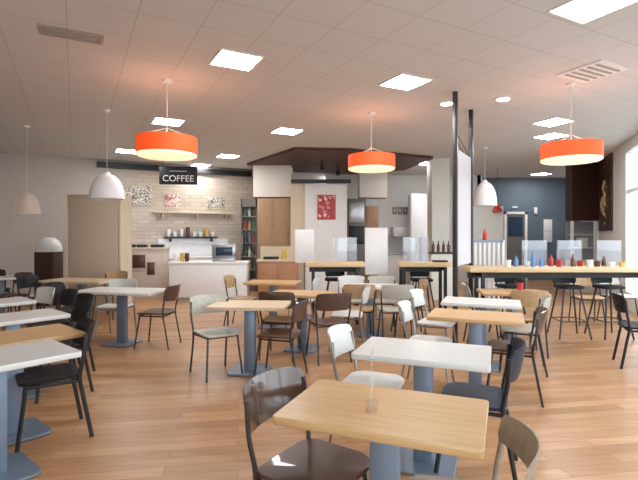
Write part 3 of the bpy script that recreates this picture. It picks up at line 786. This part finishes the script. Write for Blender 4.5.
# dark panels
a = rw(2.15); b = rw(3.9); L = (b-a).length
n = Vector((-RD.y, RD.x, 0))
t = thing('motif_panel', 'dark brown wall panel with gold motif beside the tall window', 'wall panel', (a.x, a.y, 1.6), RA)
MB().box(0, L, .001, .05, 0, CEIL-1.6).build('panel', M['brown'], t, smooth=False)
for pts_ in ([(.55, .06, .62), (.70, .06, .75), (.6, .06, .9), (.8, .06, 1.05), (.62, .06, 1.2)], [(.9, .06, .5), (1.0, .06, .7), (.85, .06, .82)], [(.6, .06, .38), (.8, .06, .46), (.7, .06, .56)]):
    MB().tube(pts_, .035, 6).build('motif', M['gold'], t)
for i in range(14):
    cx_, cz_ = random.uniform(.15, 1.5), random.uniform(.1, 1.6)
    MB().box(cx_-.03, cx_+.03, .05, .056, cz_-.02, cz_+.02).build('gold_fleck', M['gold'], t, smooth=False)
x0, x1 = X(571.5, 12.0), X(599.5, 12.0)
tag(MB().box(x0, x1+.1, 12.0, 12.3, 1.87, CEIL, .004).build('bulkhead_panel', M['brown'], smooth=False), 'dark brown hanging bulkhead left of the gold motif panel', 'bulkhead')
t = thing('display_cabinet', 'pale glazed display cabinet below the dark brown bulkhead', 'display cabinet', ((x0+x1)/2, 12.15, 0)); w = (x1-x0)/2
MB().box(-w, w, -.15, .15, 0, .85, .004).build('body', M['wall_pale'], t)
for sx in (-1, 1): MB().box(sx*(w-.03)-.03, sx*(w-.03)+.03, -.15, -.09, .85, 1.86).build('post', M['frame'], t, smooth=False)
MB().box(-w, w, .11, .15, .85, 1.86).build('back_panel', mat('grey cabinet back', (.30, .30, .33), .5), t, smooth=False)
MB().box(-w+.06, w-.06, -.13, -.12, .86, 1.85).build('glass_pane', M['glass'], t, smooth=False)
for z in (1.15, 1.5): MB().box(-w+.06, w-.06, -.1, .11, z, z+.02).build('shelf', M['frame'], t, smooth=False)
o = MB().box(-.13, .13, -.04, .04, 0, .26, .004).build('white_box', M['bottle_w'], loc=((x0+x1)/2-.02, 12.13, 1.17)); tag(o, 'white box on the middle shelf of the glazed display cabinet', 'box')

# slatted white rail standing on the long bar
x0, x1 = X(471, 7.6), X(503, 7.6)
t = thing('slat_screen', 'white slatted low screen behind the left end of the long bar', 'screen', ((x0+x1)/2, 7.6, 0)); w = (x1-x0)/2
for sx in (-1, 1): MB().box(sx*w-.02, sx*w+.02, -.02, .02, 0, 1.42, .003).build('post', M['frame'], t)
MB().box(-w, w, -.02, .02, 1.38, 1.42).build('top_rail', M['steel'], t, smooth=False)
MB().box(-w, w, -.015, .015, .3, .34).build('bottom_rail', M['frame'], t, smooth=False)
for i in range(1, 7): MB().box(-w+2*w*i/7-.018, -w+2*w*i/7+.018, -.008, .008, .34, 1.38).build('slat', M['frame'], t, smooth=False)
o = MB().lathe([(0, 0), (.035, 0), (.04, .1), (.02, .14), (.02, .17), (0, .17)], 12).build('red_bottle', M['bottle_r'], loc=(X(485, 7.6), 7.6, 1.42)); tag(o, 'small red bottle on top of the white slatted screen', 'bottle')

# clutter on the bars
items = [(508, 'bottle_w', .10), (516, 'bottle_b', .14), (527, 'bottle_w', .07), (533, 'bottle_b', .2), (541, 'bottle_b', .12), (551, 'bottle_r', .15), (559, 'bottle_r', .10),
         (573, 'bottle_k', .16), (580, 'bottle_r', .08), (590, 'bottle_w', .10), (597, 'bottle_k', .08), (604, 'bottle_k', .13), (612, 'bottle_w', .07), (622, 'bottle_y', .07)]
ordn = ['first', 'second', 'third', 'fourth', 'fifth', 'sixth', 'seventh', 'eighth', 'ninth', 'tenth', 'eleventh', 'twelfth', 'thirteenth', 'last']
for i, (px, m, h) in enumerate(items):
    Y = 6.72 + .08*(i % 3-1)
    if h > .115: o = bottle_mesh(h*1.1, .032).build('sauce_bottle', M[m], loc=(X(px, Y), Y, 1.04)); k = 'bottle'
    else: o = MB().lathe([(0, 0), (.035, 0), (.045, h), (.04, h), (.032, .01), (0, .01)], 14).build('cup', M[m], loc=(X(px, Y), Y, 1.04)); k = 'cup'
    tag(o, '%s %s on the long bar, %s item counting from the left' % (cn[m], k, ordn[i]), k, '%ss on the long bar' % k)
for px, Y, lab in ((531, 6.78, 'clear upright screen on the long bar, left one'), (566, 6.82, 'clear upright screen on the long bar, middle one'), (606, 6.8, 'clear upright screen on the long bar, right one')):
    t = thing('acrylic_screen', lab, 'screen', (X(px, Y)+.06, Y+.02, 1.04), rad(8), 'clear screens on the bars')
    MB().box(-.2, .2, -.003, .003, .012, .38).build('pane', M['glassblue'], t, smooth=False)
    for sx in (-.14, .14): MB().box(sx-.01, sx+.01, -.05, .05, 0, .012).build('foot', M['acryl'], t, smooth=False)
for px, lab, wd in ((416, 'clear upright screen on the short bar beside the tall posts', .22), (345, 'clear upright screen on the left short bar before the poster wall', .2)):
    t = thing('acrylic_screen', lab, 'screen', (X(px, 7.85), 7.85, 1.04), rad(-5), 'clear screens on the bars')
    MB().box(-wd, wd, -.003, .003, .012, .42).build('pane', M['glassblue'], t, smooth=False)
    for sx in (-wd*.7, wd*.7): MB().box(sx-.01, sx+.01, -.05, .05, 0, .012).build('foot', M['acryl'], t, smooth=False)
o = MB().plate(.24, .17, .02, 0, .03, .006).build('serving_tray', M['black'], loc=(X(440, 7.85), 7.85, 1.04)); tag(o, 'black tray at the right end of the short bar by the posts', 'tray')
o = MB().lathe([(0, 0), (.035, 0), (.045, .11), (.04, .11), (.032, .01), (0, .01)], 16).build('tumbler', M['bottle_r'], loc=(2.72, 6.22, .742)); tag(o, 'red tumbler on the oak table by the long bar', 'cup')

# ------------------------------------------------------------------ world, camera, view
w = bpy.data.worlds.new('World'); sc.world = w; w.use_nodes = True
nt = w.node_tree; bg = nt.nodes['Background']
bg.inputs['Color'].default_value = (.82, .91, 1.0, 1); bg.inputs['Strength'].default_value = 3.0

cam = bpy.data.cameras.new('camera'); co = bpy.data.objects.new('camera', cam); C.objects.link(co)
cam.sensor_fit = 'HORIZONTAL'; cam.sensor_width = 36; cam.lens = 36*F/638
cam.shift_y = -(240-HZ)/638; cam.clip_start = .05
co.location = (0, 0, EYE); co.rotation_euler = (rad(90), 0, 0)
sc.camera = co
sc.view_settings.view_transform = 'Standard'; sc.view_settings.look = 'None'
sc.view_settings.gamma = 1; sc.view_settings.use_curve_mapping = False
sc.view_settings.exposure = 0.80
